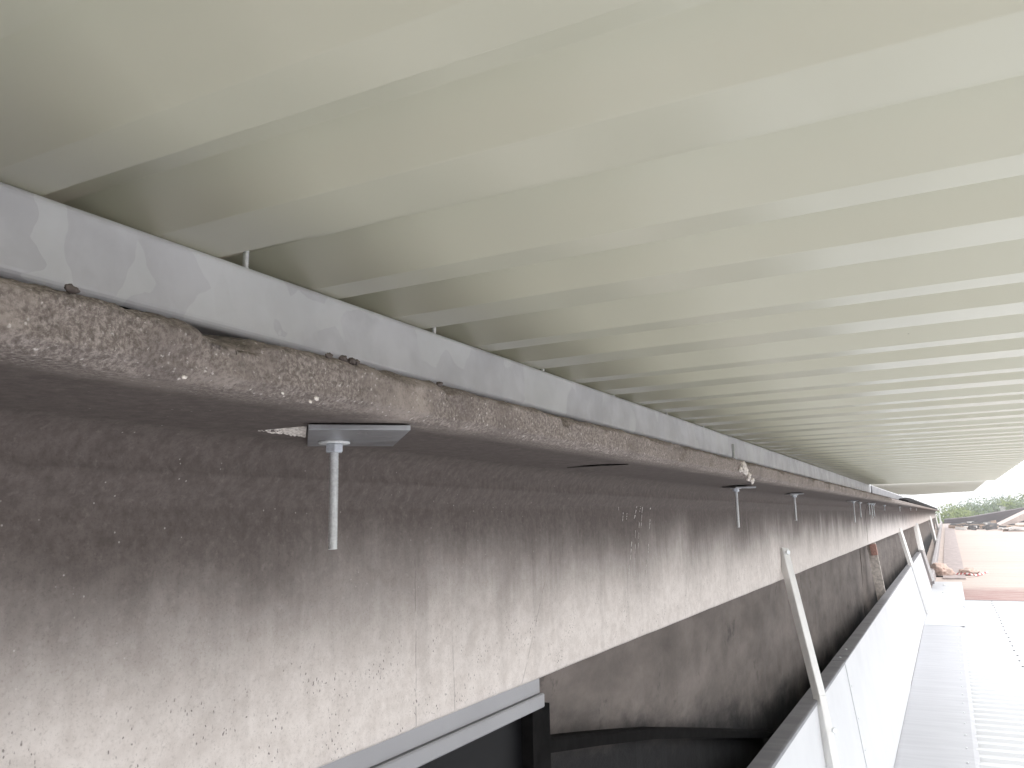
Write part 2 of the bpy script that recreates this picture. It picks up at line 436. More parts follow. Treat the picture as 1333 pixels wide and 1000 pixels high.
# broken edge beside the near plate: a wedge of torn concrete
bm = bmesh.new()
wp = [at_z(u, v, ZB - .004) for u, v in ((336, 562.5), (352, 560.5), (375, 559.6), (399, 558.6), (398, 570), (392, 572.5), (380, 571), (366, 569), (350, 566.5))]
N = 9; grid = []
for i in range(26):
    t = i / 25
    top = at_z(336 + 63 * t, 562.5 - 4.2 * t + random.uniform(-.15, .15), ZB - .004)
    bot = at_z(336 + 62 * t, 562.9 + 9.0 * t ** .9 + random.uniform(-.3, .3), ZB - .004)
    grid.append([bm.verts.new(top.lerp(bot, k / N) + Vector((0, 0, .0035 - .002 * t - .0022 * random.random() * (0 < k < N)))) for k in range(N + 1)])
for i in range(25):
    for k in range(N): bm.faces.new((grid[i][k], grid[i + 1][k], grid[i + 1][k + 1], grid[i][k + 1]))
r = bmesh.ops.extrude_face_region(bm, geom=bm.faces[:])
for v in [e for e in r['geom'] if isinstance(e, bmesh.types.BMVert)]: v.co.z = ZB + .003
from_bm('spall', bm, M_PALE, beam1)
for (u, v, s, sd) in ((968, 606, .012, 1), (970, 613, .014, 2), (974, 620, .013, 3), (979, 626, .010, 4), (964, 611, .009, 8)):
    p = at_x(u, v, XF + .004); spall(p, (s * .5, s * 1.7, s * .8), sd)
for (u, v, s, sd) in ((428, 463, .0028, 5), (447, 467, .003, 6), (458, 470, .0032, 7), (464, 472, .0025, 9), (572, 500, .003, 10), (92, 376, .0028, 11), (98, 378, .002, 12)):
    p = at_x(u, v, XF - .006)
    o = lump('crumb', (s, s * 1.4, s), M_BEAM, beam1, sd, .5); o.location = p
for (u, v, s, sd) in ((240, 491, .0022, 15), (412, 519, .0028, 16), (404, 523, .002, 17), (368, 512, .0016, 18)):
    p = at_x(u, v, XF + .001)
    o = lump('aggregate', (s * .4, s, s * .7), M_PALE, beam1, sd, .4); o.location = p

# black felt kerb left on the beams past the new roof
bm = bmesh.new(); sec = []
for i in range(60):
    y = 14.2 + 40 * (i / 59) ** 1.6
    t = .225 + .05 * min(1, (y - 14.2) / 2) + .006 * noise.noise(Vector((y * 2, 0, 0)))
    x = -.50 + .01 * noise.noise(Vector((y * 3, 4, 0)))
    sec.append([bm.verts.new((a, y, b)) for a, b in ((x - .06, .172), (x - .015, .176), (x - .02, t - .05), (x - .05, t - .02), (x - .12, t), (-.9, t + .01), (-.9, .2))])
for a, b in zip(sec, sec[1:]):
    for i in range(7):
        j = (i + 1) % 7; bm.faces.new((a[i], a[j], b[j], b[i]))
bm.faces.new(sec[0]); bm.faces.new(sec[-1][::-1])
tag(from_bm('roofing_felt', bm, M_FELT), 'black torn roofing felt folded over the far concrete beams beyond the new roof end', 'roofing felt')

# ------------------------------------------------------------------ purlins
def purlin(y0, y1, dz, label, mat, dx=0):
    r = .009; x0, x1, z0, z1 = -.672 + dx, -.752 + dx, .2095 + dz, ZR - .0004 + dz; prof = []
    for cx, cz, a0 in ((x0 - r, z0 + r, -90), (x0 - r, z1 - r, 0), (x1 + r, z1 - r, 90), (x1 + r, z0 + r, 180)):
        for i in range(6):
            a = R(a0 + 90 * i / 5); prof.append((cx + r * math.cos(a), cz + r * math.sin(a)))
    bm = bmesh.new(); prism_y(bm, prof, y0, y1)
    return tag(from_bm('steel_purlin', bm, mat), label, 'purlin')
purlin(-1.5, 9.10, 0, 'long galvanised steel purlin with pale spangle patches between near beam and roof', M_GALV)
purlin(9.12, 15.5, -.004, 'paler short purlin beyond the butt joint at the far end of the first one', galv_mat('galvanised_new', (.22, .22, .235), (.28, .285, .30), 20, .5), .012)
def gap_block(y, label):
    bm = bmesh.new(); box(bm, (-.748, y - .06, .182), (-.675, y + .06, .2094), .001)
    return tag(from_bm('dark_gap_block', bm, M_DARK), label, 'gap_block')  # black block put in for the shaded gap under the purlin
gap_block(.47, 'black block standing in for the shaded gap seen in the notch under the near purlin')

# ------------------------------------------------------------------ new roof sheet seen from below
def arc_poly(pts, r, n=4):
    out = [pts[0][:2]]
    for a, b, c in zip(pts, pts[1:], pts[2:]):
        rr = r * b[2]
        a, b, c = Vector(a[:2]), Vector(b[:2]), Vector(c[:2]); u = (a - b).normalized(); w = (c - b).normalized()
        ang = u.angle(w); t = min(rr / math.tan(ang / 2), (a - b).length * .45, (c - b).length * .45)
        p0, p1 = b + u * t, b + w * t
        for i in range(n + 1):
            k = i / n; out.append(tuple((1 - k) ** 2 * p0 + 2 * k * (1 - k) * b + k * k * p1))
    out.append(pts[-1][:2]); return out
def sheet_profile(ya, yb, phase, h, up=1):
    """y-z line of the alternate wide / narrow trough sheet; sharp far edges of the troughs at phase + k*P"""
    k = math.floor((ya - phase) / P); pts = []
    while phase + k * P < yb:
        e = phase + k * P; wide = k % 2 == 0                    # trough that ends at e + P
        fl = .40 if wide else .25
        pts += [(e, 0, .25), (e + .12 * P, h, .6), (e + (.33 if wide else .36) * P, h, .8), (e + (1 - fl) * P, 0, 1)]
        k += 1
    return [p for p in pts if ya <= p[0] <= yb]
prof = arc_poly(sheet_profile(-6, Y_ROOF, .413 - .2 * 2, .032), .006)
roof = empty('metal_roof', (0, 0, ZR), 'cream underside of the new ribbed metal roof overhead, resting on the galvanised purlin', 'roof')
vs, fs = [], []; xs = [-6, -.7, -.2, .2, .426]; th = .0008
for y, z in prof:
    for x in xs: vs.append((x, y, z + .0002))
for y, z in prof:
    for x in xs: vs.append((x, y, z + .0002 + .0025))
n = len(xs); m = len(prof); o2 = n * m
for i in range(m - 1):
    for k in range(n - 1):
        fs.append((i * n + k, (i + 1) * n + k, (i + 1) * n + k + 1, i * n + k + 1))
        fs.append((o2 + i * n + k, o2 + i * n + k + 1, o2 + (i + 1) * n + k + 1, o2 + (i + 1) * n + k))
for i in range(m - 1):
    for k in (0, n - 1): fs.append((i * n + k, o2 + i * n + k, o2 + (i + 1) * n + k, (i + 1) * n + k))
mesh('sheet', vs, fs, M_CREAM, roof)
# drop flashing that closes the end of the roof
bm = bmesh.new(); yE = Y_ROOF + .01
tl, bl, br, tr = (-.64, .035), (-.29, -.114), (.235, -.098), (.375, .02)
poly = [(-6, .045), (-6, .03), (-.68, .02), (-.655, -.008), (-.42, -.106), bl, (0, -.104), br, (.33, -.02), tr, (.426, .02), (.426, .045)]
a = [bm.verts.new((x, yE, z)) for x, z in poly]; b = [bm.verts.new((x, yE + .006, z)) for x, z in poly]
for i in range(len(poly)):
    j = (i + 1) % len(poly); bm.faces.new((a[i], a[j], b[j], b[i]))
bm.faces.new(a); bm.faces.new(b[::-1])
from_bm('end_flashing', bm, sheet_mat('closure_cream', (.72, .69, .63), .4), roof)
# screws through every second crown
sp = []
zz = -.004
while zz < .036:
    sp += [(.0030, zz), (.0039, zz + .0009), (.0030, zz + .0018)]; zz += .0024
sc0 = lathe('screw', sp, 12, M_ZINC, roof)
sc0.location = (-.690, .662, 0)
for k in range(1, 21):
    c = sc0.copy(); C.objects.link(c); c.parent = roof; c.location = (-.690 + random.uniform(-.006, .006), .662 + .4 * k, 0)

# ------------------------------------------------------------------ threaded anchor rods
M_NUT = plain('zinc_nut', (.52, .55, .60), .3, .45, .12, 300)
def hexnut(name, mat, parent, z0, af=.019, h=.010):
    bm = bmesh.new(); rr = af / math.sqrt(3); rings = []
    for k, (s, z) in enumerate(((.9, 0), (1, .0013), (1, h - .0013), (.9, h))):
        rings.append([bm.verts.new((rr * s * math.cos(R(60 * i + 12)), rr * s * math.sin(R(60 * i + 12)), z)) for i in range(6)])
    for a, b in zip(rings, rings[1:]):
        for i in range(6): bm.faces.new((a[i], a[(i + 1) % 6], b[(i + 1) % 6], b[i]))
    bm.faces.new(rings[0][::-1]); bm.faces.new(rings[-1])
    o = from_bm(name, bm, mat, parent); o.location = (0, 0, z0); return o
def washer(parent, z0, ro=.0185, h=.0028):
    o = lathe('washer', [(.0065, 0), (ro - .0005, 0), (ro, .0005), (ro, h - .0005), (ro - .0005, h), (.0065, h), (.0065, 0)], 32, M_ZINC, parent, False, False)
    o.location = (0, 0, z0); return o
def rod_mesh(name, z0, z1, mat, parent):
    pr = [(.0045, z0), (.0056, z0 + .001)]; z = z0 + .001
    while z < z1:
        pr += [(.0058, z), (.0046, z + .0008), (.0058, z + .00175)]; z += .00175
    return lathe(name, pr, 16, mat, parent)
def anchor(loc, bottom, label, plate=None, top=False):
    e = empty('anchor_bolt', loc, label, 'anchor bolt', 'threaded anchor rods hanging from the beam flange')
    zb = ZB - loc[2]
    t = .006
    if plate:
        rot, dx, dy, L, W, tilt = plate if plate[0] != 'near' else (0, 0, 0, .1, .1, 0)
        bm = bmesh.new(); box(bm, (-W / 2, -L / 2, 0), (W / 2, L / 2, t), .0008)
        if plate[0] == 'near':
            bm.free(); bm = bmesh.new(); zp = ZB - t - .0025
            a_, b_, c_, d_ = [at_z(u, v, zp) for u, v in ((401, 559.5), (534.5, 560.5), (512, 581), (400, 581))]
            lo_ = [bm.verts.new((p.x - loc[0], p.y - loc[1], 0)) for p in (a_, b_, c_, d_)]; hi_ = [bm.verts.new((p.co.x, p.co.y, t)) for p in lo_]
            for i in range(4): bm.faces.new((lo_[i], lo_[(i + 1) % 4], hi_[(i + 1) % 4], hi_[i]))
            bm.faces.new(lo_); bm.faces.new(hi_[::-1]); bmesh.ops.bevel(bm, geom=bm.edges[:], offset=.0006, segments=1, affect='EDGES')
            rot = dx = dy = 0
        o = from_bm('bearing_plate', bm, M_PLATE, e); o.location = (dx, dy, zb - t - .0025); o.rotation_euler = (tilt, 0, R(rot))
    washer(e, zb - t - .0056); hexnut('nut', M_NUT, e, zb - t - .0158)
    rod_mesh('rod', bottom - loc[2], (.249 if top else .15) - loc[2], M_ZINC, e)
    if top:
        zt = .188 - loc[2]; washer(e, zt); hexnut('nut', M_NUT, e, zt + .003)
    return e
XR = -.64
A = 'threaded steel rod and nut hanging from the beam soffit'
anchor((XR, .763, ZB), -.028, 'large zinc anchor rod with wide skewed plate beside the pale broken wedge, nearest of all', ('near',))
anchor((XR, 2.875, ZB), -.036, 'anchor rod with slanted plate below the pale chipped nosing, second from the camera', (30, .0, .01, .20, .07, R(3)), True)
anchor((XR, 4.10, ZB), -.024, 'anchor rod on a thin dark plate with bright end, midway along the near beam', (14, 0, 0, .30, .06, R(1)))
anchor((XR, 6.88, ZB), -.062, 'long bright anchor rod, first of the cluster at the far end of the near beam', (10, 0, -.05, .30, .06, 0))
anchor((XR, 7.41, ZB), -.025, 'shorter anchor rod right behind the long bright one, before the beam joint', None)
anchor((XR, 8.29, ZB), -.006, 'anchor rod on the near side of the close trio at the beam joint', None)
anchor((XR, 8.58, ZB), -.040, 'longest middle anchor rod of the close trio at the beam joint', (5, 0, 0, .16, .08, 0))
anchor((XR, 8.83, ZB), -.021, 'thin rear anchor rod of the close trio at the beam joint', None)
anchor((XR, 10.4, ZB), .040, 'stubby lone anchor rod under the streaked beam just past the joint', None)
anchor((XR, 13.8, ZB), .030, 'anchor rod above the white-sided strut on the streaked second beam', None)
anchor((XR, 17.9, ZB), .045, 'small far anchor rod, second last before the felt-covered beams', None)
anchor((XR, 21.3, ZB), .055, 'smallest and last anchor rod before the black felt begins', None)

# ------------------------------------------------------------------ wall under the beams, window
vs, fs = [], []
def wall(y0, y1, label):
    bm = bmesh.new()
    ny = max(8, int((y1 - y0) / .06)) if y0 < 5 else max(8, int((y1 - y0) / .3)); nz = 34
    g = []
    for i in range(ny + 1):
        y = y0 + (y1 - y0) * i / ny; row = []
        for k in range(nz + 1):
            z = ZWB - .001 - 1.40 * k / nz
            x = -.835 + .012 * noise.noise(Vector((y * 2, z * 3, 0))) + .006 * noise.noise(Vector((y * 9, z * 9, 4)))
            zl = -.515 - .020 * (y - 1.6) - .05 * max(0, 2.6 - y) * 0
            row.append(bm.verts.new((x, y, z)))
        g.append(row)
    for i in range(ny):
        for k in range(nz): bm.faces.new((g[i][k], g[i + 1][k], g[i + 1][k + 1], g[i][k + 1]))
    r = bmesh.ops.extrude_face_region(bm, geom=bm.faces[:])
    for v in [e for e in r['geom'] if isinstance(e, bmesh.types.BMVert)]: v.co.x = -.96
    o = from_bm('concrete_wall', bm, M_WALL, None, False)
    return tag(o, label, 'wall')
w1 = wall(1.62, YJ[1] - .004, 'dark stained concrete wall recessed below the near beam, past the grey window frame')
w2 = wall(YJ[1] + .05, YJ[2] - .004, 'brownish concrete wall recessed below the streaked second beam')
w3 = wall(YJ[2] + .01, YJ[4], 'farthest dark concrete wall with slanting bars below the distant beams')
# ledge that steps down along the foot of the near wall
led = [at_x(u, v, -.80) for u, v in ((600, 972), (700, 962), (780, 953), (850, 947.5), (930, 948.5), (1005, 951))]
bm = bmesh.new(); secs = []
for p in led:
    secs.append([bm.verts.new(p + Vector(d)) for d in ((-.05, 0, 0), (.0, 0, 0), (.006, 0, -.006), (.006, 0, -.03), (-.05, 0, -.03))])
for a, b in zip(secs, secs[1:]):
    for i in range(5): bm.faces.new((a[i], a[(i + 1) % 5], b[(i + 1) % 5], b[i]))
bm.faces.new(secs[0]); bm.faces.new(secs[-1][::-1])
tag(from_bm('wall_ledge', bm, M_DARK), 'black bent ledge running along the foot of the dark recessed wall', 'ledge')
# window
win = empty('window', (-.76, 0, -.36), 'grey two-step window frame over dark glass under the near beam', 'window')
def wp_(name, pts, y0, y1, mat, parent=win, dz=.36, dx=.76):
    bm = bmesh.new(); prism_y(bm, [(x + dx, z + dz) for x, z in pts], y0, y1); return from_bm(name, bm, mat, parent)
up_ = wp_('upper_rail', [(-.762, ZWB - .001), (-.762, -.341), (-.80, -.341), (-.80, ZWB - .001)], -1.4, 1.549, M_FRAME)
wp_('lower_rail', [(-.757, -.3425), (-.755, -.345), (-.755, -.367), (-.757, -.3695), (-.80, -.3695), (-.80, -.3425)], -1.4, 1.556, M_FRAME)
wp_('pane', [(-.79, -.370), (-.79, -1.7), (-.80, -1.7), (-.80, -.370)], -1.4, 1.52, M_GLASS)
wp_('jamb', [(-.765, -.3705), (-.765, -1.7), (-.83, -1.7), (-.83, -.3705)], 1.521, 1.60, M_DARK)

# ------------------------------------------------------------------ white upstand flashing and sill
XT, ZTOP = -.60, -.822            # front top edge of the upstand
XB = -.492                        # its foot
UP = [(-2.5, 5.15), (5.13, 9.3), (9.28, 15.2), (15.18, 19.6)]
UL = ['white upstand panel nearest the camera, held by the first long strut', 'white upstand panel past the riveted step in the grey cap, ending near the rusty-topped post',
      'scuffed white upstand panel between the rusty-topped post and the dark notch', 'last short white upstand panel with a slanting end beside the torn pink sack']
def rivet(parent, p, nrm, r=.006):
    o = lathe('rivet', [(r, 0), (r * .95, r * .3), (r * .6, r * .6), (.0001, r * .7)], 10, M_ZINC, parent, True)
    o.location = p; o.rotation_mode = 'QUATERNION'; o.rotation_quaternion = Vector((0, 0, 1)).rotation_difference(Vector(nrm).normalized())
    return o
fn = Vector((-(H - ZTOP), 0, XB - XT)).normalized()          # outward normal of the face
def on_face(t, y, off=0):
    return Vector((XT + (XB - XT) * t, y, ZTOP + (H + .012 - ZTOP) * t)) + fn * off
for k, ((ya, yb), lab) in enumerate(zip(UP, UL)):
    e = empty('upstand_flashing', (0, ya, 0), lab, 'flashing', 'white upstand flashing panels along the gutter'); off = .0035 * (k % 2)
    last = k == len(UP) - 1
    bm = bmesh.new(); ny = max(3, int((yb - ya) / .12)); g = []
    for i in range(ny + 1):
        row = []
        for j in range(9):
            t = j / 8; y = ya + (yb - ya + (1.5 * t if last else 0)) * i / ny
            wob = .0030 * noise.noise(Vector((y * 1.1, t * 2.5, 3.0)))
            p = on_face(t, y, off + wob * (0 < j < 8)); row.append(bm.verts.new((p.x, p.y - ya, p.z)))
        g.append(row)
    for i in range(ny):
        for j in range(8): bm.faces.new((g[i][j], g[i + 1][j], g[i + 1][j + 1], g[i][j + 1]))
    r = bmesh.ops.extrude_face_region(bm, geom=bm.faces[:])
    for v in [q_ for q_ in r['geom'] if isinstance(q_, bmesh.types.BMVert)]: v.co -= fn * .0025
    from_bm('face', bm, M_WHITE, e)
    bm = bmesh.new()
    c = [(XT + .003, ZTOP - .012), (XT + .004 + off, ZTOP + .004 + off * .4), (XT - .004, ZTOP + .006 + off * .4), (-.668, ZTOP + .004 + off * .4), (-.670, ZTOP + .001 + off * .4), (-.672, ZTOP - .05), (-.668, ZTOP - .05), (-.667, ZTOP + .000)
         , (XT - .004, ZTOP + .002)]
    prism_y(bm, c, 0, yb - ya); from_bm('cap', bm, M_CAP, e)
    if k == 1:
        for dy in (.10, .42): rivet(e, (-.632, dy, ZTOP + .0065), (0, 0, 1), .008)
        for t in (.16, .36, .55, .76):
            p = on_face(t, .06, off + .0002); rivet(e, (p.x, .06, p.z), fn, .007)
    if k == 2:
        for t in (.2, .5, .8):
            p = on_face(t, .06, off + .0002); rivet(e, (p.x, .06, p.z), fn, .007)
# notch closer
SILL = [(-2.5, 14.42), (14.40, 17.4), (17.38, 23.4)]
SL = ['long pale grey sill flashing nearest, dimpled along its row of fixings', 'short pale grey sill flashing piece between two cross laps', 'last white sill flashing piece ending square at the pinkish old deck']
XS = .03
for k, ((ya, yb), lab) in enumerate(zip(SILL, SL)):
    e = empty('sill_flashing', (0, ya, 0), lab, 'flashing', 'pale sill flashing pieces beside the ribbed sheet')
    bm = bmesh.new(); ny = max(4, int((yb - ya) / .05)); g = []; dz = .0035 * (k % 2) + .006
    xe = XS + (.05 * k)
    for i in range(ny + 1):
        y = ya + (yb - ya) * i / ny; row = []
        for j in range(17):
            t = j / 16; x = XB + .002 + (xe - XB) * t
            dip = .0045 * math.cos(2 * math.pi * (y - .1) / .4) * max(0, (t - .45) / .55) ** 1.3 + .0025 * noise.noise(Vector((x * 4, y * 1.3, 1)))
            row.append(bm.verts.new((x, y - ya, H + dz + dip * (0 < j) - (.012 if j == 16 else 0))))
        g.append(row)
    for i in range(ny):
        for j in range(16): bm.faces.new((g[i][j], g[i][j + 1], g[i + 1][j + 1], g[i + 1][j]))
    r = bmesh.ops.extrude_face_region(bm, geom=bm.faces[:])
    for v in [q_ for q_ in r['geom'] if isinstance(q_, bmesh.types.BMVert)]: v.co.z -= .0025
    from_bm('tray', bm, M_FLASH if k == 0 else M_FLASH2, e)
    y = 4.7 - .4 * 2
    while y < yb:
        if y > max(ya, 4.0) + .1 and y < 14.0:
            rivet(e, (xe - .075, y - ya, H + dz + .001), (0, 0, 1), .008)
        y += .4
    if k == 2:
        for (u, v) in ((1229, 762), (1228, 772)):
            p = at_z(u, v, H + dz); rivet(e, (p.x, p.y - ya, H + dz + .001), (0, 0, 1), .03)

# ------------------------------------------------------------------ new white ribbed sheet on the lower roof
e = empty('ribbed_roof_sheet', (0, 0, H), 'bright white ribbed metal sheeting on the lower roof beside the sill flashing', 'roof sheet')
pr = arc_poly(sheet_profile(-6, 18.75, .1, .022), .006, 2)
vs, fs = [], []; xs = [-.20, 1, 3, 9.0]; n = len(xs); m = len(pr)
for dz in (-.0265, -.0305):
    for y, z in pr:
        for x in xs: vs.append((x, y, z + dz))
o2 = n * m
for i in range(m - 1):
    for k in range(n - 1):
        fs.append((i * n + k, i * n + k + 1, (i + 1) * n + k + 1, (i + 1) * n + k))
        fs.append((o2 + i * n + k, o2 + (i + 1) * n + k, o2 + (i + 1) * n + k + 1, o2 + i * n + k + 1))
for k in range(n - 1): fs.append(((m - 1) * n + k, (m - 1) * n + k + 1, o2 + (m - 1) * n + k + 1, o2 + (m - 1) * n + k))
mesh('sheet', vs, fs, M_SHEET, e)
s0 = lathe('fixing', [(.013, 0), (.013, .003), (.008, .004), (.008, .010), (.0001, .0105)], 10, plain('fixing_grey', (.10, .10, .11), .6), e)
s0.location = (.57, 9.37, -.004)
for k in range(1, 24):
    c = s0.copy(); C.objects.link(c); c.parent = e; c.location = (.57 + random.uniform(-.01, .01), 9.37 + .4 * k, -.004)
bm = bmesh.new(); box(bm, (.05, 18.755, H - .045), (9, 18.765, H + .0)); from_bm('end_trim', bm, M_CAP, e).location = (0, 0, -H)

# ------------------------------------------------------------------ struts
def strut(pts, w, t, label, bolts=(), mat=M_BAR, leg=None):
    leg = leg or w * .7
    e = empty('strut', pts[0], label, 'strut', 'slanting metal struts between the beams and the gutter')
    bm = bmesh.new(); o = Vector(pts[0])
    for a, b in zip(pts, pts[1:]):                     # angle section: two legs
        a, b = Vector(a) - o, Vector(b) - o
        for wd, ww in (((.55, .83, 0), leg * 1.15), ((-.83, .55, 0), w * .95)):
            d = (b - a).normalized(); sd = Vector(wd); sd = (sd - d * sd.dot(d)).normalized()
            bar(bm, a + sd * ww / 2, b + sd * ww / 2, ww, t, sd)
    from_bm('bar', bm, mat, e)
    for p in bolts:
        b = hexnut('bolt', M_ZINC, e, 0, .022, .012); b.location = Vector(p) - o
        b.rotation_mode = 'QUATERNION'; b.rotation_quaternion = Vector((0, 0, 1)).rotation_difference(Vector((.75, -.6, .1)).normalized())
    return e
p0 = at_x(1018, 713, XW + .006); p1 = at_x(1066.5, 905, XT + .012); p2 = at_x(1085, 1000, -.536); p3 = p2 + (p2 - p1) * .9
strut([p0, p1, p2, p3], .036, .004, 'long bare metal strut bolted to the near beam, first from the camera',
      [p0 + Vector((.024, -.012, -.022)), p1.lerp(p2, .48) + Vector((.030, -.006, 0))], M_BAR, .033)
q0 = at_x(1133.5, 707, -.765); q1 = at_x(1150, 787, -.695); q2 = q1 + (q1 - q0) * .9
e2 = empty('post', q0, 'weathered post with a rusty red top behind the white upstand, at the beam joint', 'post')
bm = bmesh.new(); bar(bm, (0, 0, 0), q1 - q0, .05, .09, (0, 1, 0)); bar(bm, q1 - q0, q2 - q0, .05, .09, (0, 1, 0)); from_bm('timber', bm, M_RUST, e2)
bm = bmesh.new(); d = (q1 - q0); bar(bm, d * .02 + Vector((.018, -.018, 0)), d * .2 + Vector((.018, -.018, 0)), .085, .06, (0, 1, 0)); from_bm('paint_patch', bm, M_RED, e2)
r0 = at_x(1171, 687, XW + .006); r1 = at_x(1187, 737, XT + .014); r2 = at_x(1207, 800, XB + .02)
strut([r0, r1, r2], .05, .004, 'slender bright strut standing on the scuffed white panel past the rusty-topped post', [r0 + Vector((.004, 0, -.04))])
r0 = at_x(1192, 681, XW + .006); r1 = at_x(1200, 716, XT + .02); r2 = at_x(1213.5, 757, XB + .02)
strut([r0, r1, r2], .07, .005, 'strut along the slanting end of the last white upstand panel')
for (u0, v0, u1, v1, lab) in ((1210, 672, 1221, 717, 'pale far strut in front of the distant wall, first beyond the white panels'),
                              (1217, 669, 1224.5, 702, 'thin far strut on the distant wall, second beyond the white panels'),
                              (1222.5, 667.5, 1227.2, 693, 'faintest far strut near the end of the distant wall'),):
    r0 = at_x(u0, v0, XW + .006); r1 = at_y(u1, v1, r0.y)
    strut([r0, r1], .12, .01, lab)

# ------------------------------------------------------------------ deck, ground
yE, zE = 72, at_y(1250, 681.5, 72).z
dv = [(-6, -14, H - .075), (40, -14, H - .075), (-6, 24, H - .075), (40, 24, H - .075), (-6, yE, zE), (40, yE, zE),
      (-6, yE, -9), (40, yE, -9), (-6, -14, -9), (40, -14, -9)]
NX, NY = 60, 90; vs, fs = [], []
for i in range(NY + 1):
    t = i / NY; y = -14 + (yE + 14) * t
    for k in range(NX + 1):
        x = -6 + 46 * k / NX; z = H - .075 if y < 20 else H - .075 + (zE - H + .075) * ((y - 20) / (yE - 20))
        vs.append((x, y, z + .012 * noise.noise(Vector((x * .5, y * .5, 0)))))
for i in range(NY):
    for k in range(NX):
        a = i * (NX + 1) + k; fs.append((a, a + 1, a + NX + 2, a + NX + 1))
struct(mesh('roof_deck', vs, fs, M_DECK))
zb0 = H - .1
bm = bmesh.new(); box(bm, (-5.9, -13.9, -9), (39.9, 19.9, zb0 - .02)); box(bm, (-5.9, 20, -9), (39.9, yE - .1, zb0 - .03)); struct(from_bm('building_mass_ground_floor_wall', bm, M_WALL)).name = 'lower_building'
bpy.data.objects['lower_building']['kind'] = 'structure'
bm = bmesh.new(); bmesh.ops.create_grid(bm, x_segments=1, y_segments=1, size=380)
g_ = from_bm('ground', bm, M_GROUND); g_.location = (0, 0, -9.05); struct(g_)

# old gutter kerb running on past the white flashing
bm = bmesh.new(); secs = []
for i in range(40):
    y = 22.6 + (yE - 22.8) * (i / 39) ** 1.5
    zb = (H - .075 if y < 20 else H - .075 + (zE - H + .075) * ((y - 20) / (yE - 20)))
    top = zb + .20; w = .014 * noise.noise(Vector((y * 1.3, 0, 5)))
    fx = -.44 + .004 * (y - 21) * 0
    secs.append([bm.verts.new((a, y, b)) for a, b in ((-.44 + w, zb - .05), (-.46 + w, top - .03), (-.49 + w, top), (-.56, top + .01), (-.58, top - .05), (-.58, zb - .05))])
for a, b in zip(secs, secs[1:]):
    for i in range(6): bm.faces.new((a[i], a[(i + 1) % 6], b[(i + 1) % 6], b[i]))
bm.faces.new(secs[0]); bm.faces.new(secs[-1][::-1])
tag(from_bm('gutter_kerb', bm, M_OLDFL), 'old grey gutter kerb running away beyond the last white upstand panel', 'kerb')
def strip(name, x0, x1, y0, y1, mat, label, cat, h=.02):
    bm = bmesh.new(); secs = []
    for i in range(20):
        y = y0 + (y1 - y0) * i / 19; zb = (H - .075 if y < 20 else H - .075 + (zE - H + .075) * ((y - 20) / (yE - 20))) + .014
        w = .03 * noise.noise(Vector((y, 8, 0)))
        secs.append([bm.verts.new((a, y, b)) for a, b in ((x0, zb), (x1 + w, zb), (x1 + w, zb + h), (x0, zb + h))])
    for a, b in zip(secs, secs[1:]):
        for i in range(4): bm.faces.new((a[i], a[(i + 1) % 4], b[(i + 1) % 4], b[i]))
    bm.faces.new(secs[0]); bm.faces.new(secs[-1][::-1])
    return tag(from_bm(name, bm, mat), label, cat)
strip('felt_strip', -.28, .25, 24.3, 70, plain('lilac_felt', (.42, .355, .34), .85, 0, .2, 6), 'dusty mauve felt strip along the old gutter kerb', 'felt strip')

# ------------------------------------------------------------------ things lying about
def deck_hit(u, v):
    rr = ray(u, v); b = (zE - H + .075) / (yE - 20); a0 = H - .075 - 20 * b
    return rr * (a0 / (rr.z - b * rr.y))
def deck_z(y): return H - .075 if y < 20 else H - .075 + (zE - H + .075) * ((y - 20) / (yE - 20))
p = at_z(1224, 752, H)
s = lump('sack', (.25, .26, .19), M_SACK, None, 3, .45, 4); s.location = (p.x + .02, p.y + .32, H + .15); s.rotation_euler = (0, 0, .4)
tag(s, 'crumpled pinkish sack slumped at the end of the white sill flashing', 'sack')
bm = bmesh.new(); box(bm, (-.30, -.04, 0), (.24, .05, .03), .004)
o = from_bm('sack_shadow', bm, M_FELT); o.location = (p.x, p.y + .05, H + .010); o.rotation_euler = (0, 0, .06)  # dark strip laid in as the shadow at the sack's foot
tag(o, 'dark strip standing in for the shadow at the foot of the pinkish sack', 'offcut')
p = deck_hit(1263, 749.5)
s = lump('bundle', (.24, .20, .09), plain('bundle_cloth', (.55, .43, .37), .85, 0, .25, 18), None, 9, .5, 4); s.location = (p.x, p.y + .1, deck_z(p.y) + .08)
tag(s, 'low brownish cloth bundle on the pink deck at the end of the barrier tape', 'bundle')
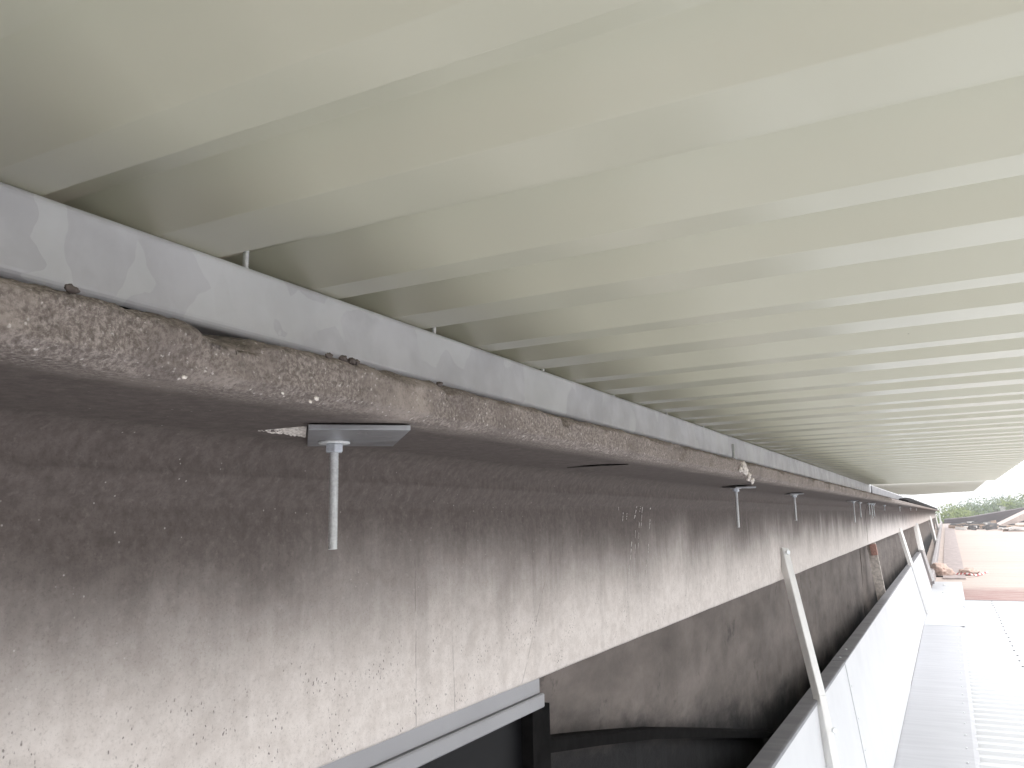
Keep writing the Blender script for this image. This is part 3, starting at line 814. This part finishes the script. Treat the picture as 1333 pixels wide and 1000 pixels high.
# barrier tape
tp = [(1219, 735, .35), (1215, 741, .22), (1220, 744, .12), (1227, 748, .07), (1234, 748, .05), (1241, 747, .05), (1248, 748, .09), (1255, 749, .16), (1264, 750, .17), (1272, 749, .06), (1279, 747, .04), (1286, 744, .03)]
P3 = []
for (u, v, z) in tp:
    P3.append(deck_hit(u, v + 2) + Vector((0, 0, .02 + z * .4)))
e = empty('barrier_tape', P3[0], 'red and white barrier tape trailing from the gutter kerb to the brown bundle', 'tape')
fine = []
for i in range(len(P3) - 1):
    for k in range(6):
        t = k / 6; q_ = P3[i].lerp(P3[i + 1], t); q_ = q_ + Vector((0, 0, .02 * noise.noise(Vector((i * 6 + k, 3, 1)) * .7))); fine.append(q_)
fine.append(P3[-1])
for i in range(0, len(fine) - 1, 2):
    bm = bmesh.new(); red = (i // 2) % 2
    for k in (i, i + 1):
        if k + 1 >= len(fine): break
        a, b = fine[k] - P3[0], fine[k + 1] - P3[0]; w = .075 * (1 - .4 * k / len(fine)); tw = 1.1 * noise.noise(Vector((k * .35, 7, 2)))
        bar(bm, a, b, w, .003, (0, math.cos(tw), math.sin(tw) + .6))
    from_bm('red_band' if red else 'white_band', bm, M_TAPER if red else M_TAPEW, e)
# scrap heap far down the deck
kinds = [(M_SCRAPG, 'scrap_felt', 'torn dark felt scrap in the far debris heap', 'scrap'), (M_SCRAPW, 'scrap_sheet', 'small pale sheet offcut in the far debris heap', 'offcut'),
         (M_SCRAPB, 'scrap_plank', 'short brown plank in the far debris heap', 'plank')]
for i in range(80):
    if i < 54: u, v = random.gauss(1272, 14), random.uniform(684, 690.5)
    else: u, v = random.uniform(1312, 1340), random.uniform(688, 692)
    zt = -1.3
    p = deck_hit(u, v)
    if not 26 < p.y < 69: continue
    k = random.choices((0, 1, 2), (6, 2, 3))[0]; mt, nm, lab, cat = kinds[k]
    L = random.uniform(.25, .9) * random.choice((1, 1, 1.6)); W = random.uniform(.1, .35) if k != 2 else .12; T = random.uniform(.05, .2)
    bm = bmesh.new(); box(bm, (-L / 2, -W / 2, 0), (L / 2, W / 2, T), .01)
    for v_ in bm.verts: v_.co += Vector((noise.noise(v_.co * 3 + Vector((i, 0, 0))), noise.noise(v_.co * 3 + Vector((0, i, 0))), noise.noise(v_.co * 4 + Vector((0, 0, i))))) * .08
    o = from_bm(nm, bm, mt); o.location = (p.x, p.y, deck_z(p.y) + random.uniform(.03, .10)); o.rotation_euler = (random.uniform(-.15, .15), random.uniform(-.2, .2), random.uniform(-.6, .6))
    tag(o, lab, cat, lab.replace('small ', '').replace('torn ', '') + 's')
def slab(pix, y, depth, mat, name, label, cat):
    bm = bmesh.new(); a = [bm.verts.new(at_y(u, v, y)) for u, v in pix]; b = [bm.verts.new(at_y(u, v, y) + Vector((0, depth, 0))) for u, v in pix]
    n = len(pix)
    for i in range(n):
        j = (i + 1) % n; bm.faces.new((a[i], a[j], b[j], b[i]))
    bm.faces.new(a); bm.faces.new(b[::-1])
    return tag(from_bm(name, bm, mat), label, cat)
slab(((1229, 676.5), (1262, 673.5), (1333, 661.5), (1420, 647), (1420, 700), (1333, 690), (1229, 690)), 73, 9, M_OLDFL if False else plain('far_roof_mauve', (.12, .10, .105), .9, 0, .12, .6), 'distant_roof', 'dark low-pitched far roof rising to the right below the trees', 'roof')
slab(((1284, 692), (1333, 668.5), (1420, 628), (1420, 652), (1333, 677.5), (1292, 693)), 60, 6, plain('pink_slab', (.55, .46, .42), .85, 0, .15, 2), 'roof_slab', 'pink sloping roof slab behind the far debris, rising to the right', 'roof slab')
p = at_y(1306, 667, 100)
bm = bmesh.new(); box(bm, (-.22, -.22, -6), (.22, .22, .45), .03); box(bm, (-.3, -.3, .45), (.3, .3, .6), .02)
o = from_bm('chimney', bm, M_SCRAPW); o.location = p; tag(o, 'small pale chimney stack showing before the far trees', 'chimney')

# ------------------------------------------------------------------ trees
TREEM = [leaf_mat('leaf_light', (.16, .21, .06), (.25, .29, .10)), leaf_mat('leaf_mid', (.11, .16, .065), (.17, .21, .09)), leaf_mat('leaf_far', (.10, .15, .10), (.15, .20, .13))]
def tree(u, vtop, y, width, mat, label, bare=False):
    top = at_y(u, vtop, y); gz = -9.05; hgt = top.z - gz; rnd = random.Random(int(u * 13 + vtop))
    e = empty('tree', (top.x, y, gz), label, 'tree', 'trees beyond the far roofs')
    bm = bmesh.new()
    def limb(a, b, r0, r1, seg=6):
        a, b = Vector(a), Vector(b); d = (b - a).normalized(); s = d.orthogonal().normalized(); w = d.cross(s); R0, R1 = [], []
        for i in range(seg):
            t = 2 * math.pi * i / seg; k = s * math.cos(t) + w * math.sin(t); R0.append(bm.verts.new(a + k * r0)); R1.append(bm.verts.new(b + k * r1))
        for i in range(seg): bm.faces.new((R0[i], R0[(i + 1) % seg], R1[(i + 1) % seg], R1[i]))
        bm.faces.new(R0[::-1]); bm.faces.new(R1)
    limb((0, 0, 0), (.2, 0, hgt * .5), .28, .17); limb((.2, 0, hgt * .5), (0, .1, hgt * .9), .17, .05)
    clumps = []
    for i in range(16 if not bare else 24):
        a = rnd.uniform(0, 6.28); t = rnd.uniform(.35, .97); rr = width * (1 - ((t - .55) / .5) ** 2 * .75) * rnd.uniform(.35, 1)
        c = Vector((rr * math.cos(a), rr * math.sin(a), hgt * t - (0 if t < .9 else .2))); clumps.append(c)
        limb((.15, 0, hgt * max(.25, t - .25)), c, .08, .02, 5)
    from_bm('trunk', bm, M_BARK, e)
    vs, fs = [], []
    for c in clumps:
        cr = width * rnd.uniform(.28, .5) * (1 if not bare else .75)
        for _ in range(240 if not bare else 60):
            d = Vector((rnd.gauss(0, 1), rnd.gauss(0, 1), rnd.gauss(0, .8))); d = d.normalized() * cr * rnd.random() ** .4
            p = c + d; s = rnd.uniform(.07, .15); t1 = Vector((rnd.gauss(0, 1), rnd.gauss(0, 1), rnd.gauss(0, 1))).normalized(); t2 = t1.orthogonal().normalized()
            b = len(vs); vs += [p + t1 * s, p + t2 * s * .7, p - t1 * s, p - t2 * s * .7]; fs.append((b, b + 1, b + 2, b + 3))
    mesh('crown', vs, fs, mat, e)
T = [(1240, 657, 95, 3.0, 0, 'pale green rounded tree just past the end of the concrete beams'), (1252, 659, 90, 2.6, 0, 'pale green tree next to the rounded one, slightly lower'),
     (1262, 657, 110, 3.0, 1, 'mid green bushy tree left of the highest hazy clump'), (1268, 655, 150, 4.5, 2, 'hazy blue-green tree crown showing behind the bushy ones'),
     (1278, 655, 105, 3.2, 1, 'broad mid green tree above the debris heap'), (1288, 653.5, 140, 4.5, 2, 'dim distant tree with domed top in the middle of the tree line'),
     (1297, 651.5, 115, 3.4, 1, 'tall domed green tree left of the pale chimney'), (1310, 651, 160, 5, 2, 'bluish distant tree directly above the pale chimney'),
     (1318, 652, 120, 3.2, 1, 'squat green tree right of the pale chimney'), (1328, 648, 110, 3.4, 1, 'green tree at the right end of the tree line'),
     (1246, 660, 140, 4.5, 2, 'hazy low tree far behind the pale green rounded tree'), (1333, 637, 100, 2.6, 0, 'thin twiggy tree standing tallest at the right edge')]
for i, (u, v, y, w, k, lab) in enumerate(T): tree(u, v, y, w, TREEM[k], lab, i == 11)
for i in range(5):
    tree(1350 + 22 * i, 648 - 3 * i, 105 + 9 * (i % 3), 3.6, TREEM[i % 3], 'green tree of the line beyond the right edge of the view')

hz = bpy.data.materials.new('hazy_air'); hz.use_nodes = True; ht = hz.node_tree; ht.nodes.clear()
ho = ht.nodes.new('ShaderNodeOutputMaterial'); hp = ht.nodes.new('ShaderNodeVolumePrincipled')
hp.inputs['Color'].default_value = (.93, .95, .97, 1); hp.inputs['Density'].default_value = .0026; ht.links.new(hp.outputs[0], ho.inputs['Volume'])
bm = bmesh.new(); box(bm, (-400, -400, -10.2), (400, 400, 8))
o = from_bm('haze', bm, hz); o['kind'] = 'stuff'; o['label'] = 'thin bright haze filling the air over the roofs'; o['category'] = 'haze'

# ------------------------------------------------------------------ light, sky, camera
SUN_EL, SUN_AZ = 58, 12           # azimuth measured from +X towards +Y
d = Vector((math.cos(R(SUN_EL)) * math.cos(R(SUN_AZ)), math.cos(R(SUN_EL)) * math.sin(R(SUN_AZ)), math.sin(R(SUN_EL))))
L = bpy.data.lights.new('sun', 'SUN'); L.energy = .8; L.angle = R(18); L.color = (1, .97, .93)
lo = bpy.data.objects.new('sun', L); C.objects.link(lo); lo.rotation_mode = 'QUATERNION'; lo.rotation_quaternion = Vector((0, 0, 1)).rotation_difference(d)
W = bpy.data.worlds.new('World'); SC.world = W; W.use_nodes = True
nt = W.node_tree; bg = nt.nodes['Background']; sk = nt.nodes.new('ShaderNodeTexSky'); sk.sky_type = 'NISHITA'; sk.sun_disc = False
sk.sun_elevation = R(SUN_EL); sk.sun_rotation = R(90 - SUN_AZ); sk.air_density = 1.3; sk.dust_density = 2; sk.ozone_density = 1
gc = nt.nodes.new('ShaderNodeTexCoord'); cn = nt.nodes.new('ShaderNodeTexNoise'); cn.inputs['Scale'].default_value = 3; cn.inputs['Detail'].default_value = 5
nt.links.new(gc.outputs['Generated'], cn.inputs['Vector'])
mp = nt.nodes.new('ShaderNodeMapRange'); mp.inputs[1].default_value = .2; mp.inputs[2].default_value = .55; mp.inputs[3].default_value = .7; mp.inputs[4].default_value = .95
nt.links.new(cn.outputs['Fac'], mp.inputs[0])
mx = nt.nodes.new('ShaderNodeMix'); mx.data_type = 'RGBA'; nt.links.new(mp.outputs[0], mx.inputs[0]); nt.links.new(sk.outputs[0], mx.inputs[6]); mx.inputs[7].default_value = (8.1, 8.15, 8.25, 1)
nt.links.new(mx.outputs[2], bg.inputs[0]); bg.inputs[1].default_value = .15
cam = bpy.data.cameras.new('camera'); co = bpy.data.objects.new('camera', cam); C.objects.link(co)
cam.sensor_fit = 'HORIZONTAL'; cam.sensor_width = 36; cam.lens = FPX / 1333 * 36; cam.clip_start = .01; cam.clip_end = 6000
mw = Matrix((CAM[0], -CAM[1], -CAM[2])).transposed().to_4x4(); co.matrix_world = mw
SC.camera = co
SC.view_settings.view_transform = 'Standard'; SC.view_settings.look = 'None'; SC.view_settings.exposure = .85; SC.view_settings.gamma = 1
SC.cycles.use_denoising = True
SC.cycles.max_bounces = 10; SC.cycles.diffuse_bounces = 6
